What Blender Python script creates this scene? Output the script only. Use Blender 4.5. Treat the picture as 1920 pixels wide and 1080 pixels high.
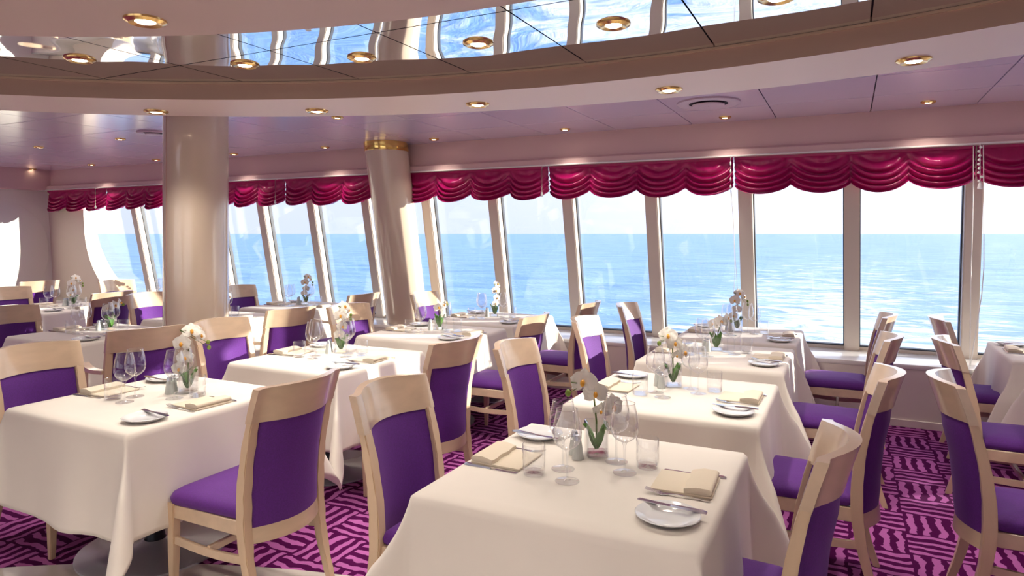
import bpy, bmesh, math, random
from mathutils import Vector, Matrix
from math import sin, cos, pi, radians as R, sqrt, atan2, hypot

for o in list(bpy.data.objects):
    bpy.data.objects.remove(o)
random.seed(7)
S = bpy.context.scene
C = S.collection

# ------------------------------------------------------------------ camera, sky, sun, exposure
cam = bpy.data.cameras.new('camera')
camo = bpy.data.objects.new('camera', cam)
C.objects.link(camo)
camo.location = (0, 0, 1.57)
camo.rotation_euler = (R(90), 0, R(26.62))
cam.sensor_width = 36
cam.lens = 1257 / 1920 * 36
cam.shift_y = -102 / 1920
cam.clip_end = 60000
cam.clip_start = 0.02
S.camera = camo
S.view_settings.view_transform = 'Standard'
S.view_settings.look = 'None'
S.view_settings.gamma = 1
S.view_settings.use_curve_mapping = False
S.view_settings.exposure = 0.34
S.cycles.transparent_max_bounces = 32
S.cycles.max_bounces = 10
S.cycles.diffuse_bounces = 5
S.cycles.glossy_bounces = 5
S.cycles.caustics_reflective = False
S.cycles.caustics_refractive = False
S.cycles.sample_clamp_indirect = 6
S.cycles.use_denoising = True

SUN_DIR = Vector((1, .50, .195)).normalized()
W = bpy.data.worlds.new('sky')
S.world = W
W.use_nodes = True
nt = W.node_tree
nt.nodes.clear()
wo = nt.nodes.new('ShaderNodeOutputWorld')
bg = nt.nodes.new('ShaderNodeBackground')
tc = nt.nodes.new('ShaderNodeTexCoord')
sx = nt.nodes.new('ShaderNodeSeparateXYZ')
rp = nt.nodes.new('ShaderNodeValToRGB')
nt.links.new(tc.outputs['Generated'], sx.inputs[0])
nt.links.new(sx.outputs['Z'], rp.inputs[0])
cr = rp.color_ramp
cr.elements[0].position = 0.0
cr.elements[0].color = (.66, .72, .95, 1)
cr.elements[1].position = .85
cr.elements[1].color = (.16, .34, .80, 1)
e = cr.elements.new(.10); e.color = (.72, .76, .97, 1)
e = cr.elements.new(.35); e.color = (.42, .58, .92, 1)
# the sky is brighter around the low sun
dt = nt.nodes.new('ShaderNodeVectorMath'); dt.operation = 'DOT_PRODUCT'
nm = nt.nodes.new('ShaderNodeVectorMath'); nm.operation = 'NORMALIZE'
nt.links.new(tc.outputs['Generated'], nm.inputs[0])
nt.links.new(nm.outputs[0], dt.inputs[0])
dt.inputs[1].default_value = SUN_DIR
mr = nt.nodes.new('ShaderNodeMapRange')
mr.inputs['From Min'].default_value = -.1
mr.inputs['From Max'].default_value = 1
nt.links.new(dt.outputs['Value'], mr.inputs[0])
pw = nt.nodes.new('ShaderNodeMath'); pw.operation = 'POWER'; pw.inputs[1].default_value = 1.8
nt.links.new(mr.outputs[0], pw.inputs[0])
mx = nt.nodes.new('ShaderNodeMix'); mx.data_type = 'RGBA'
nt.links.new(pw.outputs[0], mx.inputs['Factor'])
nt.links.new(rp.outputs[0], mx.inputs['A'])
mx.inputs['B'].default_value = (2.0, 1.9, 1.85, 1)
nt.links.new(mx.outputs['Result'], bg.inputs['Color'])
bg.inputs['Strength'].default_value = 1.08
nt.links.new(bg.outputs[0], wo.inputs[0])

sun = bpy.data.lights.new('sun', 'SUN')
sun.energy = 11.0
sun.color = (1, .90, .74)
sun.angle = R(.6)
suno = bpy.data.objects.new('sun', sun)
C.objects.link(suno)
suno.rotation_euler = SUN_DIR.to_track_quat('Z', 'Y').to_euler()
suno.location = (20, 9, 6)

# two added cool fill lights near the back wall, behind the camera
for x_, w_ in ((-7.5, 7.0), (.5, 7.0)):
    al = bpy.data.lights.new('added_rear_fill', 'AREA')
    al.shape = 'RECTANGLE'; al.size = w_; al.size_y = 1.9; al.energy = 45; al.color = (.86, .92, 1)
    ao = bpy.data.objects.new('added_rear_fill', al); C.objects.link(ao)
    ao.location = (x_, -7.8, 1.3); ao.rotation_euler = (R(90), 0, 0)
LAMP_POWER = 44.0     # one ceiling downlight

# ------------------------------------------------------------------ materials
def mat(name, col, rough=.5, metal=0, spec=.5, coat=0, coat_rough=.1, sheen=0, noise=None, bump=None, emit=None, trans=0, sheen_col=None):
    m = bpy.data.materials.new(name)
    m.use_nodes = True
    n = m.node_tree.nodes; l = m.node_tree.links
    b = n['Principled BSDF']
    b.inputs['Base Color'].default_value = (*col, 1)
    b.inputs['Roughness'].default_value = rough
    b.inputs['Metallic'].default_value = metal
    b.inputs['Specular IOR Level'].default_value = spec
    b.inputs['Coat Weight'].default_value = coat
    b.inputs['Coat Roughness'].default_value = coat_rough
    b.inputs['Sheen Weight'].default_value = sheen
    if sheen_col: b.inputs['Sheen Tint'].default_value = (*sheen_col, 1)
    if emit:
        b.inputs['Emission Color'].default_value = (*emit[0], 1)
        b.inputs['Emission Strength'].default_value = emit[1]
    tcn = n.new('ShaderNodeTexCoord')
    if noise:                       # (scale vector, strength, detail)
        mp = n.new('ShaderNodeMapping'); mp.inputs['Scale'].default_value = noise[0]
        l.new(tcn.outputs['Object'], mp.inputs[0])
        t = n.new('ShaderNodeTexNoise'); t.inputs['Scale'].default_value = 1; t.inputs['Detail'].default_value = noise[2] if len(noise) > 2 else 4
        l.new(mp.outputs[0], t.inputs['Vector'])
        r = n.new('ShaderNodeMapRange'); r.inputs['To Min'].default_value = 1 - noise[1]; r.inputs['To Max'].default_value = 1 + noise[1]
        r.inputs['From Min'].default_value = .25; r.inputs['From Max'].default_value = .75
        l.new(t.outputs['Fac'], r.inputs[0])
        v = n.new('ShaderNodeVectorMath'); v.operation = 'SCALE'; v.inputs[0].default_value = col
        l.new(r.outputs[0], v.inputs['Scale'])
        l.new(v.outputs[0], b.inputs['Base Color'])
    if bump:                        # (scale vector, strength, distance)
        mp = n.new('ShaderNodeMapping'); mp.inputs['Scale'].default_value = bump[0]
        l.new(tcn.outputs['Object'], mp.inputs[0])
        t = n.new('ShaderNodeTexNoise'); t.inputs['Scale'].default_value = 1; t.inputs['Detail'].default_value = bump[3] if len(bump) > 3 else 2
        l.new(mp.outputs[0], t.inputs['Vector'])
        bn = n.new('ShaderNodeBump'); bn.inputs['Strength'].default_value = bump[1]; bn.inputs['Distance'].default_value = bump[2]
        l.new(t.outputs['Fac'], bn.inputs['Height'])
        l.new(bn.outputs[0], b.inputs['Normal'])
    return m

M = {}
M['wood'] = mat('beech_wood', (.66, .49, .33), .34, coat=.35, coat_rough=.18, noise=((14, 14, 2.2), .13, 5))
M['wood_rail'] = mat('beech_rail', (.66, .50, .35), .28, coat=.9, coat_rough=.14, noise=((14, 2.2, 14), .12, 5))
M['purple'] = mat('purple_upholstery', (.095, .010, .21), .75, sheen=.2, sheen_col=(.7, .4, .9), noise=((160, 160, 160), .15, 2), bump=((500, 500, 500), .25, .001))
M['linen'] = mat('cream_linen', (.80, .75, .69), .80, sheen=.1, noise=((3, 3, 3), .03), bump=((420, 420, 420), .15, .0008))
M['napkin'] = mat('napkin_linen', (.76, .67, .54), .85, bump=((600, 600, 600), .3, .0008))
M['soffit'] = mat('pink_beige_paint', (.54, .40, .37), .55, noise=((1.5, 1.5, 1.5), .03))
M['fascia'] = mat('tan_paint', (.50, .32, .25), .5)
M['band'] = mat('beige_paint', (.80, .67, .58), .5)
M['beam'] = mat('rose_paint', (.66, .46, .44), .5, noise=((1, 1, 1), .04))
M['trim'] = mat('cream_trim', (.74, .64, .54), .4)
M['lip'] = mat('lip_paint', (.60, .42, .30), .5)
M['wall_light'] = mat('pale_side_wall', (.84, .84, .76), .5)
M['wall'] = mat('cream_wall', (.80, .74, .67), .5, noise=((1, 1, 1), .03))
M['mullion'] = mat('mullion_paint', (.62, .55, .48), .38, coat=.2)
M['seal'] = mat('dark_seal', (.03, .035, .05), .5)
M['sill'] = mat('sill_paint', (.78, .76, .72), .22, coat=.5, coat_rough=.08)
M['lilac'] = mat('lilac_panel', (.64, .54, .74), .27, spec=.7, coat=.8, coat_rough=.16, bump=((.9, .9, .9), .12, .05))
M['joint'] = mat('joint_dark', (.05, .03, .05), .7)
M['mirror'] = mat('mirror_panel', (.86, .88, .92), .015, metal=1, bump=((1.05, 1.05, 1.05), .30, .075, 1))
M['brass'] = mat('brass', (.78, .52, .20), .2, metal=1)
M['gold'] = mat('polished_gold', (.85, .58, .18), .12, metal=1)
M['lens'] = mat('lamp_glow', (1, .9, .7), .4, emit=((1, .82, .55), 14))
M['reflector'] = mat('lamp_reflector', (.9, .8, .6), .15, metal=1)
M['enamel'] = mat('column_enamel', (.62, .51, .40), .16, spec=.6, coat=.7, coat_rough=.05, noise=((2, 2, .6), .04))
M['steel'] = mat('brushed_steel', (.68, .73, .80), .26, metal=.6)
M['black'] = mat('black_metal', (.012, .012, .016), .3)
M['silver'] = mat('silver_cutlery', (.75, .76, .80), .14, metal=1)
M['porcelain'] = mat('white_porcelain', (.82, .84, .86), .12, coat=.6, coat_rough=.04)
M['stone'] = mat('pale_stone_floor', (.62, .58, .54), .10, coat=.5, coat_rough=.05, noise=((3, 3, 3), .08))
M['petal'] = mat('white_petal', (.88, .85, .78), .5, sheen=.2)
M['heart'] = mat('orange_heart', (.80, .38, .04), .5)
M['stem'] = mat('green_stem', (.10, .16, .03), .5)
M['leaf'] = mat('green_leaf', (.10, .26, .04), .4)
M['bud'] = mat('green_bud', (.20, .28, .04), .5)
M['shaker'] = mat('grey_ceramic', (.60, .64, .62), .25, coat=.4)
M['cord'] = mat('white_cord', (.80, .80, .78), .6)
M['vent'] = mat('vent_plastic', (.55, .42, .50), .45)
M['slab'] = mat('tabletop_board', (.35, .25, .17), .6)

def glass(name, tint, base, edge, rough=.01, power=3.0):
    m = bpy.data.materials.new(name); m.use_nodes = True
    n = m.node_tree.nodes; l = m.node_tree.links
    n.clear()
    o = n.new('ShaderNodeOutputMaterial'); mxs = n.new('ShaderNodeMixShader')
    t = n.new('ShaderNodeBsdfTransparent'); t.inputs[0].default_value = (*tint, 1)
    g = n.new('ShaderNodeBsdfGlossy'); g.inputs['Roughness'].default_value = rough; g.inputs[0].default_value = (1, 1, 1, 1)
    lw = n.new('ShaderNodeLayerWeight'); lw.inputs['Blend'].default_value = .5
    p = n.new('ShaderNodeMath'); p.operation = 'POWER'; p.inputs[1].default_value = power
    l.new(lw.outputs['Facing'], p.inputs[0])
    r = n.new('ShaderNodeMapRange'); r.inputs['To Min'].default_value = base; r.inputs['To Max'].default_value = edge
    l.new(p.outputs[0], r.inputs[0]); l.new(r.outputs[0], mxs.inputs[0])
    l.new(t.outputs[0], mxs.inputs[1]); l.new(g.outputs[0], mxs.inputs[2])
    l.new(mxs.outputs[0], o.inputs[0])
    return m
M['glass'] = glass('clear_glass', (.96, .966, .975), .055, 1.0, power=2.2)
M['flat_glass'] = glass('clear_glass_foot', (.985, .988, .99), .05, .8, power=5.0)
M['pane'] = glass('window_glass', (.96, .98, 1.0), .03, .5)

# satin curtain
m = mat('crimson_satin', (.44, .006, .125), .27, sheen=0, noise=((60, 8, 8), .05), spec=.6)
n = m.node_tree.nodes; l = m.node_tree.links
tr = n.new('ShaderNodeBsdfTranslucent'); tr.inputs[0].default_value = (.70, .01, .22, 1)
ms = n.new('ShaderNodeMixShader'); ms.inputs[0].default_value = .10
l.new(n['Principled BSDF'].outputs[0], ms.inputs[1]); l.new(tr.outputs[0], ms.inputs[2]); l.new(ms.outputs[0], n['Material Output'].inputs[0])
M['satin'] = m

# carpet: basket weave of wavy stripes
m = bpy.data.materials.new('carpet_basket_weave'); m.use_nodes = True
n = m.node_tree.nodes; l = m.node_tree.links; b = n['Principled BSDF']
def node(t, **k):
    x = n.new(t)
    for a, v in k.items(): setattr(x, a, v)
    return x
def mth(op, a, bb=None):
    x = node('ShaderNodeMath', operation=op)
    for i, v in enumerate((a, bb)):
        if v is None: continue
        if isinstance(v, (int, float)): x.inputs[i].default_value = v
        else: l.new(v, x.inputs[i])
    return x.outputs[0]
tcn = node('ShaderNodeTexCoord')
nz = node('ShaderNodeTexNoise'); nz.inputs['Scale'].default_value = 9; nz.inputs['Detail'].default_value = 2
l.new(tcn.outputs['Object'], nz.inputs['Vector'])
sp = node('ShaderNodeSeparateXYZ'); l.new(tcn.outputs['Object'], sp.inputs[0])
nsp = node('ShaderNodeSeparateColor'); l.new(nz.outputs['Color'], nsp.inputs[0])
BL = .272
wx = mth('ADD', sp.outputs[0], mth('MULTIPLY', mth('SUBTRACT', nsp.outputs[0], .5), .075))
wy = mth('ADD', sp.outputs[1], mth('MULTIPLY', mth('SUBTRACT', nsp.outputs[1], .5), .075))
ex = mth('FLOOR', mth('DIVIDE', mth('ADD', sp.outputs[0], mth('MULTIPLY', mth('SUBTRACT', nsp.outputs[0], .5), .02)), BL))
ey = mth('FLOOR', mth('DIVIDE', mth('ADD', sp.outputs[1], mth('MULTIPLY', mth('SUBTRACT', nsp.outputs[1], .5), .02)), BL))
chk = mth('FLOORED_MODULO', mth('ADD', ex, ey), 2)
fx = mth('PINGPONG', mth('DIVIDE', wx, BL / 4), .5)
fy = mth('PINGPONG', mth('DIVIDE', wy, BL / 4), .5)
sel = node('ShaderNodeMix'); l.new(chk, sel.inputs['Factor']); l.new(fx, sel.inputs['A']); l.new(fy, sel.inputs['B'])
nz2 = node('ShaderNodeTexNoise'); nz2.inputs['Scale'].default_value = 14
l.new(tcn.outputs['Object'], nz2.inputs['Vector'])
val = mth('ADD', sel.outputs['Result'], mth('MULTIPLY', mth('SUBTRACT', nz2.outputs['Fac'], .5), .28))
rmp = node('ShaderNodeValToRGB'); l.new(val, rmp.inputs[0])
rmp.color_ramp.elements[0].position = .255; rmp.color_ramp.elements[0].color = (.075, .002, .062, 1)
rmp.color_ramp.elements[1].position = .285; rmp.color_ramp.elements[1].color = (.45, .125, .39, 1)
nz3 = node('ShaderNodeTexNoise'); nz3.inputs['Scale'].default_value = 300
l.new(tcn.outputs['Object'], nz3.inputs['Vector'])
vm = node('ShaderNodeVectorMath', operation='SCALE'); l.new(rmp.outputs[0], vm.inputs[0])
l.new(mth('ADD', mth('MULTIPLY', nz3.outputs['Fac'], .5), .75), vm.inputs['Scale'])
l.new(vm.outputs[0], b.inputs['Base Color']); b.inputs['Roughness'].default_value = .95
b.inputs['Specular IOR Level'].default_value = .1
bn = node('ShaderNodeBump'); bn.inputs['Strength'].default_value = .4; bn.inputs['Distance'].default_value = .004
l.new(nz3.outputs['Fac'], bn.inputs['Height']); l.new(bn.outputs[0], b.inputs['Normal'])
M['carpet'] = m

# sea: blue water, swell relief, the churned white wake behind the stern
m = bpy.data.materials.new('sea_water'); m.use_nodes = True
n = m.node_tree.nodes; l = m.node_tree.links; b = n['Principled BSDF']
tcn = node('ShaderNodeTexCoord')
sp = node('ShaderNodeSeparateXYZ'); l.new(tcn.outputs['Object'], sp.inputs[0])
mp = node('ShaderNodeMapping'); mp.inputs['Scale'].default_value = (.035, .07, 1); mp.inputs['Rotation'].default_value = (0, 0, R(-20))
l.new(tcn.outputs['Object'], mp.inputs[0])
w1 = node('ShaderNodeTexNoise'); w1.inputs['Scale'].default_value = 1; w1.inputs['Detail'].default_value = 6; w1.inputs['Distortion'].default_value = .6
l.new(mp.outputs[0], w1.inputs['Vector'])
mp2 = node('ShaderNodeMapping'); mp2.inputs['Scale'].default_value = (.10, .22, 1)
l.new(tcn.outputs['Object'], mp2.inputs[0])
w2 = node('ShaderNodeTexNoise'); w2.inputs['Scale'].default_value = 1; w2.inputs['Detail'].default_value = 7; w2.inputs['Distortion'].default_value = 1.2; w2.inputs['Roughness'].default_value = .62
l.new(mp2.outputs[0], w2.inputs['Vector'])
# wake mask: a band along the ship's track, fading out astern
hx = mth('ABSOLUTE', mth('ADD', sp.outputs[0], 3.0))
half = mth('ADD', 24.0, mth('MULTIPLY', sp.outputs[1], .06))
lat = mth('SUBTRACT', 1.0, mth('MINIMUM', mth('DIVIDE', hx, mth('MULTIPLY', half, 2.0)), 1.0))
fade = mth('DIVIDE', 260.0, mth('ADD', 260.0, mth('MAXIMUM', mth('SUBTRACT', sp.outputs[1], 60.0), 0)))
mask = mth('MULTIPLY', lat, fade)
fo = mth('ADD', w2.outputs['Fac'], mth('MULTIPLY', mth('SUBTRACT', mask, .40), .40))
fr = node('ShaderNodeMapRange'); fr.inputs['From Min'].default_value = .53; fr.inputs['From Max'].default_value = .66
l.new(fo, fr.inputs[0])
wr = node('ShaderNodeValToRGB'); l.new(w1.outputs['Fac'], wr.inputs[0])
wr.color_ramp.elements[0].position = .3; wr.color_ramp.elements[0].color = (.15, .34, .62, 1)
wr.color_ramp.elements[1].position = .7; wr.color_ramp.elements[1].color = (.33, .55, .82, 1)
fm = node('ShaderNodeMix', data_type='RGBA'); l.new(fr.outputs[0], fm.inputs['Factor']); l.new(wr.outputs[0], fm.inputs['A'])
fm.inputs['B'].default_value = (.85, .9, .95, 1)
l.new(fm.outputs['Result'], b.inputs['Base Color'])
b.inputs['Roughness'].default_value = .38; b.inputs['Specular IOR Level'].default_value = .45
bn = node('ShaderNodeBump'); bn.inputs['Strength'].default_value = .8; bn.inputs['Distance'].default_value = .9
l.new(mth('ADD', w1.outputs['Fac'], w2.outputs['Fac']), bn.inputs['Height']); l.new(bn.outputs[0], b.inputs['Normal'])
M['sea'] = m

# ------------------------------------------------------------------ mesh helpers
def obj(name, bm, m, parent=None, smooth=True, angle=40, kind=None):
    bmesh.ops.recalc_face_normals(bm, faces=bm.faces)
    me = bpy.data.meshes.new(name)
    bm.to_mesh(me); bm.free()
    mats = m if isinstance(m, (list, tuple)) else [m]
    for x in mats: me.materials.append(M[x] if isinstance(x, str) else x)
    if smooth:
        me.polygons.foreach_set('use_smooth', [True] * len(me.polygons))
        me.set_sharp_from_angle(angle=R(angle))
    o = bpy.data.objects.new(name, me)
    C.objects.link(o)
    if parent: o.parent = parent
    if kind: o['kind'] = kind
    return o

def thing(name, label, cat, loc=(0, 0, 0), rz=0, group=None):
    o = bpy.data.objects.new(name, None)
    C.objects.link(o)
    o.location = loc; o.rotation_euler = (0, 0, rz)
    o.empty_display_size = .1
    o['label'] = label; o['category'] = cat
    if group: o['group'] = group
    return o

def tag(o, label, cat, group=None):
    o['label'] = label; o['category'] = cat
    if group: o['group'] = group
    return o

def dup(root, loc, rz, label, group=None):
    r = root.copy(); C.objects.link(r); r.location = loc; r.rotation_euler = (0, 0, rz)
    r['label'] = label
    if group: r['group'] = group
    for ch in list(root.children):
        c = ch.copy(); C.objects.link(c); c.parent = r
        for g in ch.children:
            d = g.copy(); C.objects.link(d); d.parent = c
    return r

def loft(bm, rings, closed=True, caps=True, mi=0):
    V = [[bm.verts.new(p) for p in r] for r in rings]
    n = len(V[0])
    for a, b_ in zip(V, V[1:]):
        for i in range(n if closed else n - 1):
            f = bm.faces.new((a[i], a[(i + 1) % n], b_[(i + 1) % n], b_[i])); f.material_index = mi
    if caps and closed:
        bm.faces.new(V[0][::-1]).material_index = mi
        bm.faces.new(V[-1]).material_index = mi
    return V

def box(bm, x0, x1, y0, y1, z0, z1, bev=0, seg=1):
    r = bmesh.ops.create_cube(bm, size=1)
    vs = r['verts']
    for v in vs:
        v.co = Vector((x0 + (v.co.x + .5) * (x1 - x0), y0 + (v.co.y + .5) * (y1 - y0), z0 + (v.co.z + .5) * (z1 - z0)))
    if bev:
        es = list({e_ for v in vs for e_ in v.link_edges})
        bmesh.ops.bevel(bm, geom=es, offset=bev, segments=seg, affect='EDGES', profile=.5)

def lathe(bm, prof, n=24, cx=0, cy=0, cap0=False, cap1=False, mi=0):
    rings = [[(cx + r * cos(2 * pi * i / n), cy + r * sin(2 * pi * i / n), z) for i in range(n)] for r, z in prof]
    V = loft(bm, rings, caps=False, mi=mi)
    if cap0: bm.faces.new(V[0][::-1]).material_index = mi
    if cap1: bm.faces.new(V[-1]).material_index = mi

def tube(bm, pts, rad, n=8, caps=True):
    rings = []
    pts = [Vector(p) for p in pts]
    for i, p in enumerate(pts):
        d = (pts[min(i + 1, len(pts) - 1)] - pts[max(i - 1, 0)]).normalized()
        u = d.cross(Vector((0, 0, 1)))
        if u.length < .05: u = d.cross(Vector((0, 1, 0)))
        u.normalize(); v = d.cross(u)
        rr = rad[i] if isinstance(rad, (list, tuple)) else rad
        rings.append([p + (u * cos(2 * pi * k / n) + v * sin(2 * pi * k / n)) * rr for k in range(n)])
    loft(bm, rings, caps=caps)

def poly_slab(bm, poly, z0, z1):
    loft(bm, [[(x, y, z0) for x, y in poly], [(x, y, z1) for x, y in poly]])

B = bmesh.new

# ------------------------------------------------------------------ room
XL, XR, YB = -11.9, 5.4, -8.0
YW = 6.3            # inner face of the wall below the windows
ZS = .51            # sill top
SL = .205           # windows lean inwards with height
def yg(z): return 6.9 - SL * (z - ZS)
ZC = 2.60
CX, CY = -1.02, -1.90
RO, RI, RD, RF = 6.00, 5.40, 4.07, 4.43

bm = B(); box(bm, XL, XR, YB, YW, -.06, 0)
obj('floor', bm, 'carpet', smooth=False, kind='structure')
bm = B()
loft(bm, [[(CX + RF * cos(a) , CY + RF * sin(a), z) for a in [2 * pi * i / 160 for i in range(160)]] for z in (-.02, .004)])
fl = obj('floor', bm, 'stone', smooth=False, kind='structure')
# wall under the windows, sill shelf
bm = B(); box(bm, XL, XR, YW, YW + .08, 0, ZS - .04)
obj('wall_window', bm, 'wall', smooth=False, kind='structure')
bm = B(); box(bm, XL, XR, YW - .015, 7.05, ZS - .04, ZS, .008, 2)
obj('trim_2', bm, 'sill', kind='structure')
bm = B(); box(bm, XL, XR, YW - .012, YW, 0, .06, .003)
obj('baseboard_window', bm, 'wall', kind='structure')
# overhead beam
bm = B()
prof = [(6.42, ZC + .1), (6.42, 2.36), (6.36, 2.335), (6.36, 2.285), (6.42, 2.275), (7.0, 2.275), (7.0, ZC + .1)]
loft(bm, [[(x, y, z) for y, z in prof] for x in (XL, XR)])
obj('wall_header', bm, 'beam', smooth=False, kind='structure')
bm = B(); box(bm, XL, XR, 6.34, 6.41, 2.268, 2.283, .003)
obj('trim_3', bm, 'sill', kind='structure')

# side walls
bm = B()
ps = [(YB, 0), (7.0, 0), (7.0, 2.7), (YB, 2.7)]
loft(bm, [[(x, y, z) for y, z in ps] for x in (XL - .1, XL)])
obj('wall_left', bm, 'wall_light', smooth=False, kind='structure')
bm = B(); box(bm, XL, XL + .24, YB, 6.42, 2.275, ZC + .1)
obj('wall_header_left', bm, 'beam', smooth=False, kind='structure')
bm = B(); loft(bm, [[(x, y, z) for y, z in ps] for x in (XR, XR + .1)])
obj('wall_right', bm, 'wall', smooth=False, kind='structure')
bm = B(); box(bm, XL, XR, YB - .1, YB, 0, 2.7)
obj('wall_back', bm, 'wall', smooth=False, kind='structure')
# raised panel with round ends on the left wall
def rrect(cx, cy, hx_, hy_, r, k=12):
    P = []
    for qx, qy, a0 in ((1, 1, 0), (-1, 1, 90), (-1, -1, 180), (1, -1, 270)):
        for i in range(k + 1):
            a = R(a0 + 90 * i / k)
            P.append((cx + qx * (hx_ - r) + r * cos(a), cy + qy * (hy_ - r) + r * sin(a)))
    return P
bm = B()
a_ = rrect(4.4, 1.28, 2.10, .80, .72); b2_ = rrect(4.4, 1.28, 2.08, .78, .70)
loft(bm, [[(XL, y, z) for y, z in a_], [(XL + .02, y, z) for y, z in a_], [(XL + .025, y, z) for y, z in b2_]])
obj('trim_4', bm, 'wall_light', kind='structure')

# mullions and panes
NM = range(-12, 6)
PX = .885
for n_i, k in enumerate(NM):
    xm = .03 + PX * k
    if xm > XR or xm < -10.0: continue
    bm = B()
    w = .062
    rings = []
    for z in (ZS, 2.30):
        y = yg(z)
        rings.append([(xm - w, y - .09, z), (xm + w, y - .09, z), (xm + w * .95, y + .05, z), (xm - w * .95, y + .05, z)])
    loft(bm, rings)
    es = [e_ for e_ in bm.edges if abs(e_.verts[0].co.z - e_.verts[1].co.z) > 1]
    bmesh.ops.bevel(bm, geom=es, offset=.008, segments=2, affect='EDGES')
    mo = obj('window_mullion', bm, 'mullion', kind='structure')
    for s in (-1, 1):
        bm = B()
        rings = []
        for z in (ZS, 2.30):
            y = yg(z); x0 = xm + s * w; x1 = xm + s * (w + .008)
            rings.append([(x0, y + .0, z), (x1, y + .0, z), (x1, y + .05, z), (x0, y + .05, z)])
        loft(bm, rings)
        obj('window_seal', bm, 'seal', parent=mo, smooth=False)
idx = 0
for k in NM:
    x0 = .03 + PX * k + .06; x1 = .03 + PX * (k + 1) - .06
    if x0 > XR: continue
    if k == -12: x0 = -11.2
    x1 = min(x1, XR)
    if x1 - x0 < .1: continue
    idx += 1
    bm = B()
    loft(bm, [[(x0, yg(z) + .025, z), (x1, yg(z) + .025, z), (x1, yg(z) + .031, z), (x0, yg(z) + .031, z)] for z in (ZS + .03, 2.28)])
    p = obj('window_%d' % idx, bm, 'pane', smooth=False, kind='structure')
    bm = B()
    loft(bm, [[(x0, yg(z) - .02, z), (x1, yg(z) - .02, z), (x1, yg(z) + .05, z), (x0, yg(z) + .05, z)] for z in (ZS, ZS + .03)])
    obj('window_frame', bm, 'mullion', parent=p, smooth=False)
    bm = B()
    loft(bm, [[(x0, yg(z) - .022, z), (x1, yg(z) - .022, z), (x1, yg(z) + .05, z), (x0, yg(z) + .05, z)] for z in (ZS + .03, ZS + .042)])
    obj('window_seal', bm, 'seal', parent=p, smooth=False)
# wall piece with the big rounded opening at the left end of the windows
bm = B()
curve = []
xe, rr = -10.95, 1.12     # straight left edge of the opening, corner radius
for i in range(25):
    a = R(180 + 90 * i / 24)
    curve.append((xe + rr + rr * cos(a), (ZS - .02 + rr) + rr * sin(a)))
outer = [(XL, 2.3), (xe, 2.3)] + curve + [(xe + rr, ZS - .03), (XL, ZS - .03)]
def sl(p, off): return (p[0], yg(p[1]) + off, p[1])
loft(bm, [[sl(p, -.03 - .15 * (2.3 - p[1])) for p in outer], [sl(p, .06) for p in outer]])
obj('wall_corner', bm, 'trim', kind='structure', angle=30)

# ---- ceilings
def clip_poly(poly, inside, inter):
    out = []
    for i, p in enumerate(poly):
        q = poly[(i + 1) % len(poly)]
        a, b_ = inside(p), inside(q)
        if a: out.append(p)
        if a != b_: out.append(inter(p, q))
    return out
def clip_circle(poly, r):
    N = 96
    for i in range(N):
        a = 2 * pi * (i + .5) / N
        nx, ny = cos(a), sin(a); c_ = nx * CX + ny * CY + r
        ins = lambda p: nx * p[0] + ny * p[1] <= c_
        def itr(p, q):
            d1 = nx * p[0] + ny * p[1] - c_; d2 = nx * q[0] + ny * q[1] - c_
            t = d1 / (d1 - d2)
            return (p[0] + (q[0] - p[0]) * t, p[1] + (q[1] - p[1]) * t)
        poly = clip_poly(poly, ins, itr)
        if len(poly) < 3: return []
    return poly

bm = B(); box(bm, XL, XR, YB, 6.6, ZC + .03, ZC + .1)
ceil = obj('ceiling', bm, 'joint', smooth=False, kind='structure')
P = .74
i0 = -17
for i in range(-16, 7):
    for j in range(-16, 3):
        x0 = .17 + P * i + .004; x1 = x0 + P - .008
        y0 = 5.73 + P * (j - 1) + .004; y1 = y0 + P - .008
        if j == 2: y1 = min(y1, 6.43); 
        x0c, x1c = max(x0, XL), min(x1, XR)
        y1 = min(y1, 6.43)
        if x1c - x0c < .02 or y0 < -3.5 or y1 - y0 < .02: continue
        far = max(hypot(x - CX, y - CY) for x in (x0c, x1c) for y in (y0, y1))
        if far < RO - .15 and True: continue
        if y0 < 1.2 and x0 > -9: continue
        bm = B(); box(bm, x0c, x1c, y0, y1, ZC, ZC + .02)
        obj('ceiling_panel', bm, 'lilac', parent=ceil, smooth=False)
# rest of the lilac ceiling out of the picture
bm = B()
box(bm, XL, XR, YB, -3.6, ZC, ZC + .02); box(bm, 5.35, XR, -3.6, 1.2, ZC, ZC + .02) if XR > 5.35 else None
obj('ceiling_sheet', bm, 'lilac', parent=ceil, smooth=False)

# dropped ring: underside, inner fascia, trim lip
ZS2 = 2.40; ZM = 2.51
N = 200
def circ(r, z): return [(CX + r * cos(2 * pi * i / N), CY + r * sin(2 * pi * i / N), z) for i in range(N)]
bm = B(); loft(bm, [circ(RI, ZS2), circ(RO, ZS2), circ(RO, ZC + .01)], caps=False)
obj('ceiling_ring', bm, 'band', kind='structure')
bm = B(); loft(bm, [circ(RI, ZS2), circ(RI, ZM + .03)], caps=False)
obj('ceiling_fascia', bm, 'fascia', kind='structure')
bm = B(); loft(bm, [circ(RI, ZM - .014), circ(RI - .012, ZM - .014), circ(RI - .012, ZM - .001), circ(RI, ZM - .001)], caps=False)
obj('trim_5', bm, 'lip', kind='structure')
bm = B(); loft(bm, [circ(.01, ZS2), circ(RD, ZS2), circ(RD, ZM + .03)], caps=False)
obj('ceiling_disc', bm, 'soffit', kind='structure')
bm = B(); loft(bm, [circ(RD - .05, ZM + .025), circ(RI + .1, ZM + .025)], caps=False)
mc = obj('ceiling_backing', bm, 'joint', kind='structure')
PM = .687; PY = 1.36
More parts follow.
